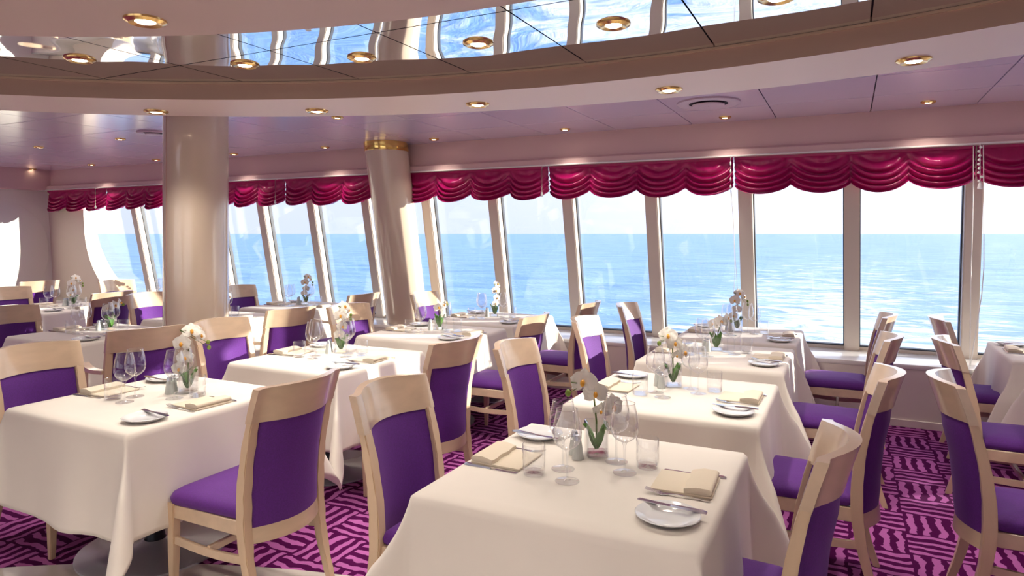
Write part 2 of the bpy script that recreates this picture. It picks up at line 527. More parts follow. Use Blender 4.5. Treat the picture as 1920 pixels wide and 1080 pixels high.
for i in range(-9, 9):
    for j in range(-6, 3):
        x0 = .09 + PM * i + .004; x1 = x0 + PM - .008
        y0 = 2.52 + PY * (j - 1) + .004; y1 = y0 + PY - .008
        q = clip_circle([(x0, y0), (x1, y0), (x1, y1), (x0, y1)], RI + .02)
        if not q or max(hypot(x - CX, y - CY) for x, y in q) < RD: continue
        if y1 < .4: 
            continue
        bm = B(); poly_slab(bm, q, ZM, ZM + .015)
        obj('mirror_panel', bm, 'mirror', parent=mc, smooth=False)
bm = B()
loft(bm, [[(CX + r * cos(R(a)), CY + r * sin(R(a)), ZM + .004) for a in range(155, 386, 3)] for r in (RD - .02, RI + .02)], closed=False)
obj('mirror_sheet', bm, 'mirror', parent=mc, smooth=False)

# ---- columns
bm = B(); lathe(bm, [(.238, 0), (.238, ZC)], 64)
t = thing('column', 'upright round glossy beige column on the left', 'column', (-4.62, 3.63, 0))
obj('shaft', bm, 'enamel', t)
bm = B(); lathe(bm, [(.27, 0), (.27, .06), (.252, .07)], 48)
obj('base_ring', bm, 'gold', t)
bm = B(); a = R(-98)
tube(bm, [(.237 * cos(a), .237 * sin(a), .07), (.237 * cos(a), .237 * sin(a), ZC)], .004, 6)
obj('seam', bm, 'fascia', t)
t = thing('column', 'leaning glossy beige column with a gold collar by the windows', 'column', (-4.70, 6.60, ZS))
bm = B()
rings = []
for h in (0, 2.0):
    rings.append([(.245 * cos(2 * pi * i / 64), .245 * sin(2 * pi * i / 64) - SL * h, h) for i in range(64)])
loft(bm, rings, caps=False)
obj('shaft', bm, 'enamel', t)
bm = B(); rings = []
for h, r in ((1.99, .243), (1.995, .25), (2.075, .25), (2.09, .243)):
    rings.append([(r * cos(2 * pi * i / 64), r * sin(2 * pi * i / 64) - SL * h, h) for i in range(64)])
loft(bm, rings, caps=False)
obj('collar', bm, 'gold', t)

# ---- outside
bm = B()
ps_ = []
for r in (0.1, 40, 120, 400, 1500, 6000, 30000):
    ps_.append([(r * cos(2 * pi * i / 64), r * sin(2 * pi * i / 64), 0) for i in range(64)])
loft(bm, ps_, caps=False)
sea = obj('sea', bm, 'sea', smooth=False)
sea.location = (0, 0, -14)
sea['kind'] = 'stuff'; sea['label'] = 'blue sea with the white wake running back to the horizon'; sea['category'] = 'sea'

# ------------------------------------------------------------------ downlights
def make_light(rad):
    t = thing('ceiling_downlight', 'x', 'light')
    bm = B(); lathe(bm, [(rad * .42, .001), (rad * .5, -.010), (rad * .78, -.016), (rad, -.007), (rad * 1.02, 0)], 28)
    obj('bezel', bm, 'brass', t)
    bm = B(); lathe(bm, [(rad * .5, -.008), (rad * .40, -.012), (rad * .005, -.014)], 20)
    obj('lamp', bm, 'lens', t)
    return t
L1 = make_light(.076); L2 = make_light(.052)
first = {id(L1): True, id(L2): True}
def downlight(x, y, z, proto, label, group, power=1.0):
    if first[id(proto)]:
        first[id(proto)] = False
        proto.location = (x, y, z); proto['label'] = label; proto['group'] = group
    else: dup(proto, (x, y, z), 0, label, group)
    ld = LD.get(power)
    if ld is None:
        ld = bpy.data.lights.new('downlight_beam', 'SPOT')
        ld.energy = LAMP_POWER * power; ld.color = (1, .90, .78)
        ld.spot_size = R(118); ld.spot_blend = .9; ld.shadow_soft_size = .06
        LD[power] = ld
    if x < -11.2: return
    lo = bpy.data.objects.new('downlight_beam', ld); C.objects.link(lo)
    lo.location = (x, y, z - .09)
LD = {}
MIR = [(-3.69, 2.18), (-2.99, 2.66), (-2.32, 2.84), (-1.63, 2.88), (-.94, 2.89), (-.25, 2.85)]
ords = ['first', 'second', 'third', 'fourth', 'fifth', 'sixth', 'seventh', 'eighth', 'ninth', 'tenth', 'eleventh', 'twelfth']
for i, (x, y) in enumerate(MIR):
    downlight(x, y, ZM, L1, 'brass downlight in the mirrored ceiling, %s from the left' % ords[i], 'downlights in the mirrored ceiling', .6)
downlight(-2.44, 1.69, ZS2, L1, 'large brass downlight in the pink soffit at top left', 'downlights in the soffit')
BND = [(-4.19, 2.98), (-3.20, 3.45), (-2.12, 3.74), (-.92, 3.85), (.28, 3.72)]
for i, (x, y) in enumerate(BND):
    downlight(x, y, ZS2, L1, 'brass downlight under the curved beige ring, %s from the left' % ords[i], 'downlights under the curved ring')
PR = [-11.62, -10.09, -8.62, -7.09, -5.56, -4.02, -2.49, -.97, .56]
for i, x in enumerate(PR):
    downlight(x, 6.13, ZC, L2, 'small brass downlight in the lilac ceiling window row, %s from the left' % ords[i], 'downlights along the window row', .28)
for i, x in enumerate([-8.59, -7.06, -4.03]):
    downlight(x, 4.60, ZC, L2, 'small brass downlight in the lilac ceiling inner row, %s from the left' % ords[i], 'downlights in the inner row', 1.0)
# the same rings of lamps go on out of the picture
bg_pts = []
for a in range(150, 400, 24): bg_pts.append((CX + 5.7 * cos(R(a)), CY + 5.7 * sin(R(a)), ZS2))
for a in range(15, 375, 30): bg_pts.append((CX + 2.6 * cos(R(a)), CY + 2.6 * sin(R(a)), ZS2))
for x in (-10.3, -8.6, -7.0): 
    for y in (.6, 2.6): bg_pts.append((x, y, ZC))
for x, y in ((1.9, 3.6), (2.1, 6.13), (3.4, 6.13), (-10.1, 4.6), (3.4, 4.2)): bg_pts.append((x, y, ZC if y > 4 else ZS2))
for i, (x, y, z) in enumerate(bg_pts):
    downlight(x, y, z, L1, 'brass ceiling downlight on the near side of the room', 'downlights on the near side', 1.0)

# air vents
def vent(x, y, lab, r=.24):
    t = thing('air_vent', lab, 'vent', (x, y, ZC))
    bm = B(); lathe(bm, [(r, 0), (r, -.012), (r * .9, -.022), (r * .62, -.012)], 40)
    obj('rim', bm, 'vent', t)
    bm = B(); lathe(bm, [(r * .52, -.02), (r * .5, -.028), (.005, -.03)], 32)
    obj('disc', bm, 'vent', t)
    bm = B(); lathe(bm, [(r * .66, -.006), (.005, -.006)], 32)
    obj('throat', bm, 'joint', t)
vent(-.98, 5.40, 'round lilac air vent in the ceiling at upper right')
vent(-6.30, 4.46, 'round dark air vent in the ceiling left of the upright column', .16)

# ------------------------------------------------------------------ valances
def make_valance(w, seed, nsc=4):
    rnd = random.Random(seed)
    bm = B()
    nx, nz_ = nsc * 26, 46
    ph = [rnd.uniform(-.5, .5) for _ in range(nsc + 1)]
    dr = [rnd.uniform(.95, 1.08) for _ in range(nsc)]
    wsc = [rnd.uniform(.9, 1.1) for _ in range(nsc)]
    tot = sum(wsc); edges = [0]
    for q in wsc: edges.append(edges[-1] + q / tot)
    V = []
    for iz in range(nz_ + 1):
        v = iz / nz_
        row = []
        for ix in range(nx + 1):
            g = ix / nx
            k = min(nsc - 1, max(i for i in range(nsc) if g >= edges[i] - 1e-9))
            u = (g - edges[k]) / (edges[k + 1] - edges[k])
            arc = 1 - (2 * u - 1) ** 2
            arc = arc ** .75
            bot = .275 + .085 * arc * dr[k]
            z = -v * bot
            # swagged folds that follow the scallop
            s = v - .24 * arc * sin(pi * min(1, v * 1.05)) - .05 * arc
            fold = 2 * abs(sin(pi * 4.6 * s + ph[k] + .35 * sin(3 * u + k * 1.7 + ph[k]))) ** .8 - 1
            amp = (.002 + .042 * min(1, max(0, v - .10) * 2.6)) * (.45 + .55 * arc)
            pinch = -.03 * (1 - arc) * min(1, 1.6 * v)
            y = -.03 - amp * (fold * .9 + .12 * sin(2 * pi * 9 * s + 3 * u + k)) - .07 * v * arc - pinch
            z += .010 * fold * v
            # heading gathers
            y += .006 * sin(g * nsc * 9 * pi + ph[k]) * (1 - v)
            row.append(bm.verts.new((g * w, y, z)))
        V.append(row)
    for a_, b_ in zip(V, V[1:]):
        for i in range(nx):
            bm.faces.new((a_[i], a_[i + 1], b_[i + 1], b_[i]))
    return bm
YP = 6.46
vx = [2.77, .915, -.94, -2.795, -4.65, -6.505, -8.36, -10.215, -11.75]
vl = ['crimson festoon valance at the right edge, cut by the frame', 'crimson festoon valance above the two panes right of centre', 'crimson festoon valance right of the one beside the leaning column',
      'crimson festoon valance just right of the leaning column', 'crimson festoon valance just left of the leaning column', 'crimson festoon valance beside the upright column, on its right', 'crimson festoon valance beside the upright column, on its left', 'narrow crimson festoon valance in the left corner']
# x ranges: right to left
for i in range(8):
    x1, x0 = vx[i], vx[i + 1]
    w = x1 - x0 - .012
    bm = make_valance(w, 30 + i, 4 if w > 1.6 else 3)
    o = obj('festoon_valance', bm, 'satin', angle=180)
    o.location = (x0 + .006, YP, 2.275)
    sd = o.modifiers.new('t', 'SOLIDIFY'); sd.thickness = .003
    tag(o, vl[i], 'curtain', 'crimson festoon valances')
    bm = B(); box(bm, 0, w, -.045, -.02, -.03, .0, .003)
    obj('heading_tape', bm, 'satin', parent=o)
# draw cords with small tassels between valances
def cord(x, lab, zb=ZS, tass=True, full=True):
    t = thing('draw_cord', lab, 'cord', (x, 6.33, 0))
    if full:
        bm = B()
        tube(bm, [(-.03, .03, 2.26), (-.032, .02, 1.9), (-.05, .01, 1.2), (-.05, .06, ZS + .01)], .0035, 6)
        obj('line', bm, 'cord', t)
        bm = B()
        tube(bm, [(.03, .0, 2.26), (.03, -.02, 1.85), (.03, -.02, 1.3), (.02, 0, 1.1), (-.045, .06, ZS + .01)], .0035, 6)
        obj('line', bm, 'cord', t)
    if tass:
        bm = B(); rn = random.Random(x)
        for k in range(9):
            z = 2.24 - k * .033; dx = rn.uniform(-.012, .012)
            lathe(bm, [(.001, z + .013), (.009, z + .006), (.011, z - .004), (.001, z - .012)], 8, dx, -.06)
        lathe(bm, [(.002, 1.98), (.014, 1.95), (.019, 1.92), (.001, 1.915)], 10, 0, -.06)
        tube(bm, [(0, -.06, 2.27), (0, -.06, 1.94)], .003, 6)
        obj('tassel', bm, 'cord', t)
cord(.915, 'white draw cord with knotted tassel hanging at the right')
def thin_cord(x, lab, kz):
    t = thing('draw_cord', lab, 'cord', (x, 6.36, 0))
    bm = B(); tube(bm, [(0, .03, 2.29), (0, -.08, 2.25), (.0, -.08, 1.95), (.012, 0, 1.75), (.02, .04, 1.2), (-.03, .1, ZS + .01)], .0022, 5)
    obj('line', bm, 'cord', t)
    bm = B(); tube(bm, [(0, -.05, 1.96), (.004, 0, 1.8), (.03, .06, 1.2), (.06, .12, ZS + .01)], .0022, 5)
    obj('line', bm, 'cord', t)
    bm = B()
    for k in range(kz):
        z = 2.2 - k * .07
        lathe(bm, [(.001, z + .02), (.007, z + .01), (.008, z - .006), (.001, z - .02)], 8, 0, -.085)
    obj('toggle', bm, 'cord', t)
thin_cord(-.945, 'thin pair of draw cords hanging right of centre', 4)
for x, lab in ((-2.80, 'short white cord toggle between valances near the middle'), (-6.51, 'short white cord toggle between valances by the upright column'), (-10.22, 'short white cord toggle between valances at the far left')):
    t = thing('draw_cord', lab, 'cord', (x, 6.36, 0))
    bm = B(); tube(bm, [(0, .03, 2.29), (0, -.09, 2.25), (0, -.09, 1.99)], .003, 6)
    obj('line', bm, 'cord', t)
    bm = B(); lathe(bm, [(.001, 2.0), (.012, 1.985), (.015, 1.96), (.001, 1.945)], 10, 0, -.09)
    obj('toggle', bm, 'cord', t)

# ------------------------------------------------------------------ chairs
def make_chair(arms=False):
    t = thing('dining_chair' if not arms else 'armchair', 'x', 'chair')
    PZ = [(0, -.315), (.12, -.275), (.25, -.245), (.38, -.228), (.50, -.228), (.64, -.242), (.78, -.272), (.87, -.297), (.965, -.328)]
    def px(z):
        for (z0, a), (z1, c_) in zip(PZ, PZ[1:]):
            if z <= z1: return a + (c_ - a) * (z - z0) / (z1 - z0)
        return PZ[-1][1]
    for s in (-1, 1):
        bm = B(); rings = []
        for i in range(17):
            z = .822 * i / 16
            x = px(z); d = .015 + .009 * min(1, z / .38) * (1 if z < .45 else max(0, 1 - (z - .45) / .42))
            w = .014 + .008 * min(1, z / .35)
            y = s * (.205 + .008 * z)
            rings.append([(x - d, y - w, z), (x + d, y - w, z), (x + d, y + w, z), (x - d, y + w, z)])
        loft(bm, rings)
        bmesh.ops.bevel(bm, geom=[e_ for e_ in bm.edges if abs(e_.verts[0].co.z - e_.verts[1].co.z) > .02], offset=.004, segments=2, affect='EDGES')
        obj('leg', bm, 'wood', t)
        bm = B(); rings = []
        for z, h in ((0, .013), (.2, .017), (.41, .020)):
            rings.append([(.205 - h, s * .2 - h, z), (.205 + h, s * .2 - h, z), (.205 + h, s * .2 + h, z), (.205 - h, s * .2 + h, z)])
        loft(bm, rings)
        bmesh.ops.bevel(bm, geom=[e_ for e_ in bm.edges if abs(e_.verts[0].co.z - e_.verts[1].co.z) > .02], offset=.004, segments=2, affect='EDGES')
        obj('leg', bm, 'wood', t)
    def slab(y0, y1, z0, z1, th, b=.078, ny=16, nz_=6, bulge=0, zc=None, Y0=.215, gap=0.0):
        bm = B()
        F = [[], []]
        for side in (0, 1):
            for i in range(nz_ + 1):
                row = []
                for j in range(ny + 1):
                    y = y0 + (y1 - y0) * j / ny
                    zt = z1 + (zc(y) if zc else 0)
                    z = z0 + (zt - z0) * i / nz_
                    u = y / Y0
                    x = px(z) - b * max(0, 1 - u * u)
                    ed = min(1, 6 * min(j / ny, 1 - j / ny), 6 * min(i / nz_, 1 - i / nz_)) if bulge else 0
                    x += (1 if side else -1) * (th / 2 + bulge * ed) + gap
                    row.append(bm.verts.new((x, y, z)))
                F[side].append(row)
        for side in (0, 1):
            for i in range(nz_):
                for j in range(ny):
                    q = (F[side][i][j], F[side][i][j + 1], F[side][i + 1][j + 1], F[side][i + 1][j])
                    bm.faces.new(q if side else q[::-1])
        A, Bk = F
        bd = [(0, j) for j in range(ny)] + [(i, ny) for i in range(nz_)] + [(nz_, j) for j in range(ny, 0, -1)] + [(i, 0) for i in range(nz_, 0, -1)]
        for q in range(len(bd)):
            i, j = bd[q]; i2, j2 = bd[(q + 1) % len(bd)]
            bm.faces.new((A[i][j], A[i2][j2], Bk[i2][j2], Bk[i][j]))
        return bm
    bm = slab(-.236, .236, .815, .955, .034, Y0=.200, zc=lambda y: .010 * (1 - (y / .236) ** 2) )
    es = [e_ for e_ in bm.edges if e_.calc_face_angle(0) > 1.0]
    bmesh.ops.bevel(bm, geom=es, offset=.004, segments=2, affect='EDGES')
    obj('top_rail', bm, 'wood_rail', t, angle=50)
    obj('back_panel', slab(-.187, .187, .375, .818, .020, bulge=.009, nz_=12, Y0=.200), 'purple', t, angle=60)
    obj('lower_rail', slab(-.196, .196, .315, .378, .022, nz_=1, Y0=.200), 'wood_rail', t)
    # seat frame
    bm = B()
    box(bm, -.215, .19, -.213, -.188, .345, .405, .003); box(bm, -.215, .19, .188, .213, .345, .405, .003)
    nn = 10
    rings = []
    for i in range(nn + 1):
        y = -.19 + .38 * i / nn; bx = .205 + .02 * (1 - (y / .19) ** 2)
        rings.append([(bx - .01, y, .345), (bx + .012, y, .345), (bx + .012, y, .405), (bx - .01, y, .405)])
    loft(bm, rings)
    obj('seat_frame', bm, 'wood_rail', t)
    # upholstered seat
    bm = B()
    out = []
    K = 10
    def ring_s(ins, z):
        P_ = []
        hx0, hx1 = -.212 + ins, .232 - ins
        for (cx_, cy_, a0, r_) in ((hx1 - .06, .222 - ins - .06, 0, .06), (hx0 + .02, .205 - ins - .02, 90, .02), (hx0 + .02, -(.205 - ins - .02), 180, .02), (hx1 - .06, -(.222 - ins - .06), 270, .06)):
            for i in range(K + 1):
                a = R(a0 + 90 * i / K)
                P_.append((cx_ + r_ * cos(a), cy_ + r_ * sin(a), z))
        return P_
    rings = [ring_s(.012, .402), ring_s(.0, .412), ring_s(-.004, .430), ring_s(.004, .448), ring_s(.022, .460), ring_s(.05, .467), ring_s(.12, .474)]
    loft(bm, rings)
    obj('seat', bm, 'purple', t, angle=60)
    # stretchers
    for s in (-1, 1):
        bm = B(); rings = []
        for i in range(9):
            x = -.235 + .43 * i / 8
            zz = .250 - .012 * sin(pi * i / 8)
            yy = s * .202
            rings.append([(x, yy - .008, zz - .016), (x, yy + .008, zz - .016), (x, yy + .008, zz + .016), (x, yy - .008, zz + .016)])
        loft(bm, rings)
        obj('stretcher', bm, 'wood_rail', t)
    bm = B(); box(bm, -.02, .0, -.2, .2, .232, .262, .003)
    obj('stretcher', bm, 'wood_rail', t)
    if arms:
        for s in (-1, 1):
            bm = B()
            rings = []
            for i in range(10):
                f = i / 9; x = -.25 + .40 * f; z = .69 - .01 * sin(pi * f); y = s * (.225 + .02 * sin(pi * f)); w = .02 + .006 * sin(pi * f)
                rings.append([(x, y - w, z - .012), (x, y + w, z - .012), (x, y + w, z + .012), (x, y - w, z + .012)])
            loft(bm, rings)
            q = obj('armrest', bm, 'wood_rail', t)
            bm = B()
            tube(bm, [(.13, s * .225, .69), (.155, s * .222, .55), (.19, s * .212, .41)], .014, 8)
            obj('arm_post', bm, 'wood', t)
    return t
CH = make_chair(); AC = make_chair(True)
used = {id(CH): False, id(AC): False}
TN = {'B1': 'front table of the centre row', 'B2': 'second table of the centre row', 'B3': 'third table of the centre row', 'B4': 'window table of the centre row',
      'A1': 'front table of the left row', 'A2': 'second table of the left row', 'A3': 'third table of the left row', 'A4': 'window table of the left row',
      'Z2': 'table left of the upright column', 'Z3': 'table behind the upright column', 'Z4': 'window table behind the upright column',
      'Y3': 'far left table at the frame edge', 'Y4': 'far left table by the windows',
      'C2': 'hidden front table at the right edge', 'C3': 'table just past the right edge', 'C4': 'window table at the right edge'}
chairs = [  # id, side, x of the back's top, y, extra turn in degrees, armchair
    ('B1', 'L', -1.675, 2.23, 0), ('B2', 'L', -1.67, 3.37, 0), ('B3', 'L', -1.70, 4.58, 0), ('B4', 'L', -1.71, 5.66, 0),
    ('B1', 'R', -.06, 2.22, 0), ('B2', 'R', .13, 3.40, 0), ('B3', 'R', .20, 4.60, 0), ('B4', 'R', .24, 5.80, 0),
    ('A1', 'L', -3.97, 2.10, 0), ('A2', 'L', -3.99, 3.33, 0), ('A3', 'L', -3.84, 4.52, -6), ('A4', 'L', -3.94, 5.82, 0),
    ('A1', 'R', -2.08, 2.14, 0), ('A2', 'R', -2.03, 3.34, -6), ('A3', 'R', -2.12, 4.62, 0), ('A4', 'R', -2.07, 5.68, 0),
    ('Z2', 'L', -6.28, 3.12, 0), ('Z3', 'L', -6.45, 4.50, 0), ('Z4', 'L', -6.42, 5.62, 0),
    ('Z2', 'R', -4.08, 2.84, -16, 1), ('Z3', 'R', -4.10, 4.13, -8, 1), ('Z4', 'R', -4.42, 5.45, 0, 1),
    ('Y3', 'L', -8.55, 4.25, 0), ('Y4', 'L', -8.60, 5.55, 0), ('Y3', 'R', -6.88, 4.42, 0), ('W4', 'R', -9.35, 5.02, 0),
    ('C2', 'L', .40, 3.40, 0), ('C3', 'L', .53, 4.60, 0), ('C4', 'L', .62, 5.76, 0)]
TN['W4'] = 'empty floor by the left wall'
for c in chairs:
    k, side, xt, y, rot = c[:5]
    proto = AC if len(c) > 5 else CH
    rz = R(rot) if side == 'L' else pi + R(rot)
    off = .325
    x = xt + off * cos(rz); yy = y + off * sin(rz)
    word = 'purple armchair' if proto is AC else 'purple beech chair'
    lab = '%s, %s side of the %s' % (word, 'left' if side == 'L' else 'right', TN[k])
    if k == 'W4': lab = 'beech chair with purple back in the far left corner by the wall'
    if k == 'C2': lab = 'nearest beech chair across the right aisle, purple seat'
    if k == 'C3': lab = 'middle beech chair across the right aisle, purple seat'
    if k == 'C4': lab = 'beech chair across the right aisle nearest the window'
    if not used[id(proto)]:
        used[id(proto)] = True
        proto.location = (x, yy, 0); proto.rotation_euler = (0, 0, rz); proto['label'] = lab; proto['group'] = 'armchairs' if proto is AC else 'beech dining chairs'
    else:
        dup(proto, (x, yy, 0), rz, lab, 'armchairs' if proto is AC else 'beech dining chairs')

# ------------------------------------------------------------------ tables and cloths
def make_table():
    t = thing('dining_table', 'x', 'table')
    bm = B(); box(bm, -.43, .43, -.43, .43, .712, .742, .004)
    obj('tabletop', bm, 'slab', t)
    bm = B(); lathe(bm, [(.045, .03), (.045, .70), (.10, .712)], 24)
    obj('pole', bm, 'black', t)
    bm = B(); lathe(bm, [(.345, .004), (.345, .012), (.33, .018), (.08, .030), (.05, .05)], 48, cap0=True)
    obj('base_plate', bm, 'steel', t)
    return t
def make_cloth(seed, ymax=9):
    rnd = random.Random(seed)
    a, D = .437, .45
    bm = B()
    n_in, n_out = 16, 24
    us = [-a - D * i / n_out for i in range(n_out, 0, -1)] + [-a + 2 * a * i / n_in for i in range(n_in + 1)] + [a + D * i / n_out for i in range(1, n_out + 1)]
    er = .014
    ph = [rnd.uniform(0, 6.3) for _ in range(12)]
    am = [rnd.uniform(.5, 1.4) for _ in range(12)]
    flare = {(sx_, sy_): (rnd.uniform(.36, .48), rnd.uniform(36, 54)) for sx_ in (-1, 1) for sy_ in (-1, 1)}
    def drop(r, tau):      # round over the edge, then hang
        if r <= 0: return 0, 0
        q = min(r, er * pi / 2)
        h = er * sin(q / er); z = er * (1 - cos(q / er))
        rem = r - q
        return h + rem * sin(tau), z + rem * cos(tau)
    def pos(u, v):
        ou, ov = max(0, abs(u) - a), max(0, abs(v) - a)
        su, sv = (1 if u > 0 else -1), (1 if v > 0 else -1)
        zt = .7455
        if ou == 0 and ov == 0:
            return (u, v, zt)
        if ou > 0 and ov == 0:
            side = 0 if su > 0 else 1
            w = ou / D
            edge = min(1, (a - abs(v)) / .16)
            h, z = drop(ou, .035)
            wv = (.010 * am[side] * sin(v * 9 + ph[side]) + .006 * am[side + 4] * sin(v * 19 + ph[side + 4])) * w * 2.6
            h += max(-.004, wv) * edge + .01 * w
            return (su * (a + h), v, zt - z)
        if ov > 0 and ou == 0:
            side = 2 if sv > 0 else 3
            w = ov / D
            edge = min(1, (a - abs(u)) / .16)
            h, z = drop(ov, .035)
            wv = (.010 * am[side] * sin(u * 9 + ph[side]) + .006 * am[side + 4] * sin(u * 19 + ph[side + 4])) * w * 2.6
            h += max(-.004, wv) * edge + .01 * w
            return (u, sv * (a + h), zt - z)
        r = hypot(ou, ov); th = math.degrees(atan2(ov, ou))
        tm, pk = flare[(su, sv)]
        if th < pk: f = th / pk
        else: f = (90 - th) / (90 - pk)
        f2 = sin(pi / 2 * f) ** 2.2
        tau = .035 + .02 + tm * f2 * min(1, .35 + r / .4)
        h, z = drop(r, tau)
        # the fold narrows in plan: a tent-like pleat around the diagonal
        dth = pk + (th - pk) * 1.0
        hw = .016 * sin(pi * 2 * th / 90) * min(1, r / .3)
        dx, dy = cos(R(dth)), sin(R(dth))
        h += .01 * min(1, r / D)
        return (su * (a + h * dx - hw * dy), sv * (a + h * dy + hw * dx), zt - z)
    G = []
    for v in us:
        row = []
        for u in us:
            p = pos(u, v)
            if abs(p[1]) > a + ymax:
                p = (p[0], (a + ymax + .15 * (abs(p[1]) - a - ymax)) * (1 if p[1] > 0 else -1), p[2])
            row.append(bm.verts.new(p))
        G.append(row)
    for r0, r1 in zip(G, G[1:]):
        for i in range(len(us) - 1):
            bm.faces.new((r0[i], r0[i + 1], r1[i + 1], r1[i]))
    return bm
T0 = make_table()
cloth_meshes = []
for s in range(5):
    o = obj('tablecloth', make_cloth(s + 3, .045 if s == 4 else 9), 'linen', angle=180)
    sd = o.modifiers.new('t', 'SOLIDIFY'); sd.thickness = .0022; sd.offset = 1
    cloth_meshes.append(o)
cl_used = [False] * 5
tables = {'B1': (-.79, 2.20), 'B2': (-.79, 3.47), 'B3': (-.79, 4.72), 'B4': (-.79, 5.76),
          'A1': (-3.10, 2.20), 'A2': (-3.10, 3.47), 'A3': (-3.10, 4.72), 'A4': (-3.10, 5.76),
          'Z2': (-5.58, 3.43), 'Z3': (-5.60, 4.60), 'Z4': (-5.60, 5.76), 'Y3': (-7.86, 4.46), 'Y4': (-7.86, 5.76), 'C4': (1.40, 5.76), 'C3': (1.44, 4.60)}
ti = 0
for k, (x, y) in tables.items():
    lab = 'pedestal table with round steel base, the %s' % TN[k]
    if k == 'B1': T0.location = (x, y, 0); T0['label'] = lab; T0['group'] = 'pedestal dining tables'
    else: dup(T0, (x, y, 0), 0, lab, 'pedestal dining tables')
    ci = 4 if k[1] == '4' else (ti * 3 + 1) % 4
    src = cloth_meshes[ci]
    if cl_used[ci]:
        o = src.copy(); C.objects.link(o)
    else:
        o = src; cl_used[ci] = True
    o.location = (x, y, 0); o.rotation_euler = (0, 0, 0 if ci == 4 else (ti % 4) * pi / 2)
    tag(o, 'cream linen tablecloth draped over the %s' % TN[k], 'tablecloth', 'cream tablecloths')
    ti += 1

# ------------------------------------------------------------------ tableware
ZT = .7482
def make_wine():
    t = thing('wine_glass', 'x', 'glass')
    bm = B(); lathe(bm, [(.0362, .240), (.0355, .2405), (.0395, .222), (.0455, .195), (.0488, .165), (.0475, .145), (.040, .127), (.026, .114), (.010, .106), (.001, .104)], 28)
    obj('bowl', bm, 'glass', t)
    bm = B(); lathe(bm, [(.0358 + .0011 * cos(a * pi / 3), .2405 + .0011 * sin(a * pi / 3)) for a in range(7)], 28)
    obj('rim', bm, 'glass', t)
    bm = B(); lathe(bm, [(.010, .1055), (.0050, .095), (.0040, .07), (.0040, .03), (.0065, .010), (.012, .0055)], 14)
    obj('stem', bm, 'glass', t)
    bm = B(); lathe(bm, [(.011, .0058), (.030, .0030), (.040, .0020), (.0405, .0008), (.030, .0003), (.001, .0003)], 28)
    lathe(bm, [(.0400 + .0012 * cos(a * pi / 3), .0018 + .0012 * sin(a * pi / 3)) for a in range(7)], 28)
    obj('foot', bm, 'flat_glass', t)
    return t
def make_tumbler():
    t = thing('water_tumbler', 'x', 'glass')
    bm = B(); lathe(bm, [(.0375, .104), (.0385, .105), (.0395, .103), (.0395, .05), (.0385, .012), (.034, .001), (.001, .0005)], 28)
    obj('wall', bm, 'glass', t)
    bm = B(); lathe(bm, [(.0365, .02), (.033, .013), (.001, .012)], 24)
    obj('thick_base', bm, 'glass', t)
    return t
def make_plate():
    t = thing('bread_plate', 'x', 'plate')
    bm = B(); lathe(bm, [(.001, .006), (.058, .006), (.066, .009), (.086, .019), (.0915, .0205), (.0935, .0185), (.070, .004), (.055, .001), (.001, .001)], 40)
    obj('dish', bm, 'porcelain', t)
    return t
def make_knife(L_=.21):
    t = thing('table_knife', 'x', 'knife')
    bm = B(); rings = []
    for x, w, h in ((-.105, .004, .0015), (-.1, .009, .002), (-.06, .0085, .0016), (-.005, .0075, .0015), (.0, .004, .003)):
        rings.append([(x, -w, 0), (x, w, 0), (x, w, h), (x, -w, h)])
    loft(bm, rings); obj('blade', bm, 'silver', t)
    bm = B(); rings = []
    for x, w, h in ((.0, .0045, .0045), (.03, .0055, .006), (.09, .0075, .007), (.103, .006, .005)):
        rings.append([(x, -w, 0), (x, w, 0), (x, w * .7, h), (x, -w * .7, h)])
    loft(bm, rings); obj('handle', bm, 'silver', t)
    return t
def make_fork():
    t = thing('table_fork', 'x', 'fork')
    bm = B(); rings = []
    for x, w, z in ((-.055, .012, .004), (-.045, .012, .001), (-.03, .006, .003), (.0, .003, .006), (.05, .004, .004), (.095, .007, .001), (.1, .004, .001)):
        rings.append([(x, -w, z), (x, w, z), (x, w, z + .002), (x, -w, z + .002)])
    loft(bm, rings); obj('handle', bm, 'silver', t)
    for k in range(4):
        bm = B(); y = -.0098 + k * .0065
        rings = []
        for x, w, z in ((-.055, .0018, .004), (-.08, .0016, .008), (-.1, .0008, .013)):
            rings.append([(x, y - w, z), (x, y + w, z), (x, y + w, z + .0018), (x, y - w, z + .0018)])
        loft(bm, rings); obj('tine', bm, 'silver', t)
    return t
def make_napkin():
    t = thing('folded_napkin', 'x', 'napkin')
    bm = B(); box(bm, -.095, .10, -.095, .095, .0, .009, .004, 2)
    obj('lower_fold', bm, 'napkin', t)
    bm = B()
    rings = []
    for i in range(11):
        y = -.094 + .188 * i / 10; wv = .003 * sin(i * 1.3)
        ring_ = [(.012 + wv, y, .009)]
        for a in range(-90, 91, 30): ring_.append((.086 + .012 * cos(R(a)), y, .019 + .010 * sin(R(a))))
        ring_ += [(.05, y, .030 + wv * .4), (.012 + wv, y, .022)]
        rings.append(ring_)
    loft(bm, rings)
    obj('upper_fold', bm, 'napkin', t)
    return t
def make_shaker():
    t = thing('shaker', 'x', 'shaker')
    bm = B(); lathe(bm, [(.021, 0), (.0215, .003), (.018, .035), (.0145, .060), (.0125, .068)], 20, cap0=True)
    obj('body', bm, 'shaker', t)
    bm = B(); lathe(bm, [(.0130, .067), (.0125, .078), (.0095, .087), (.001, .090)], 18)
    obj('cap', bm, 'steel', t)
    return t
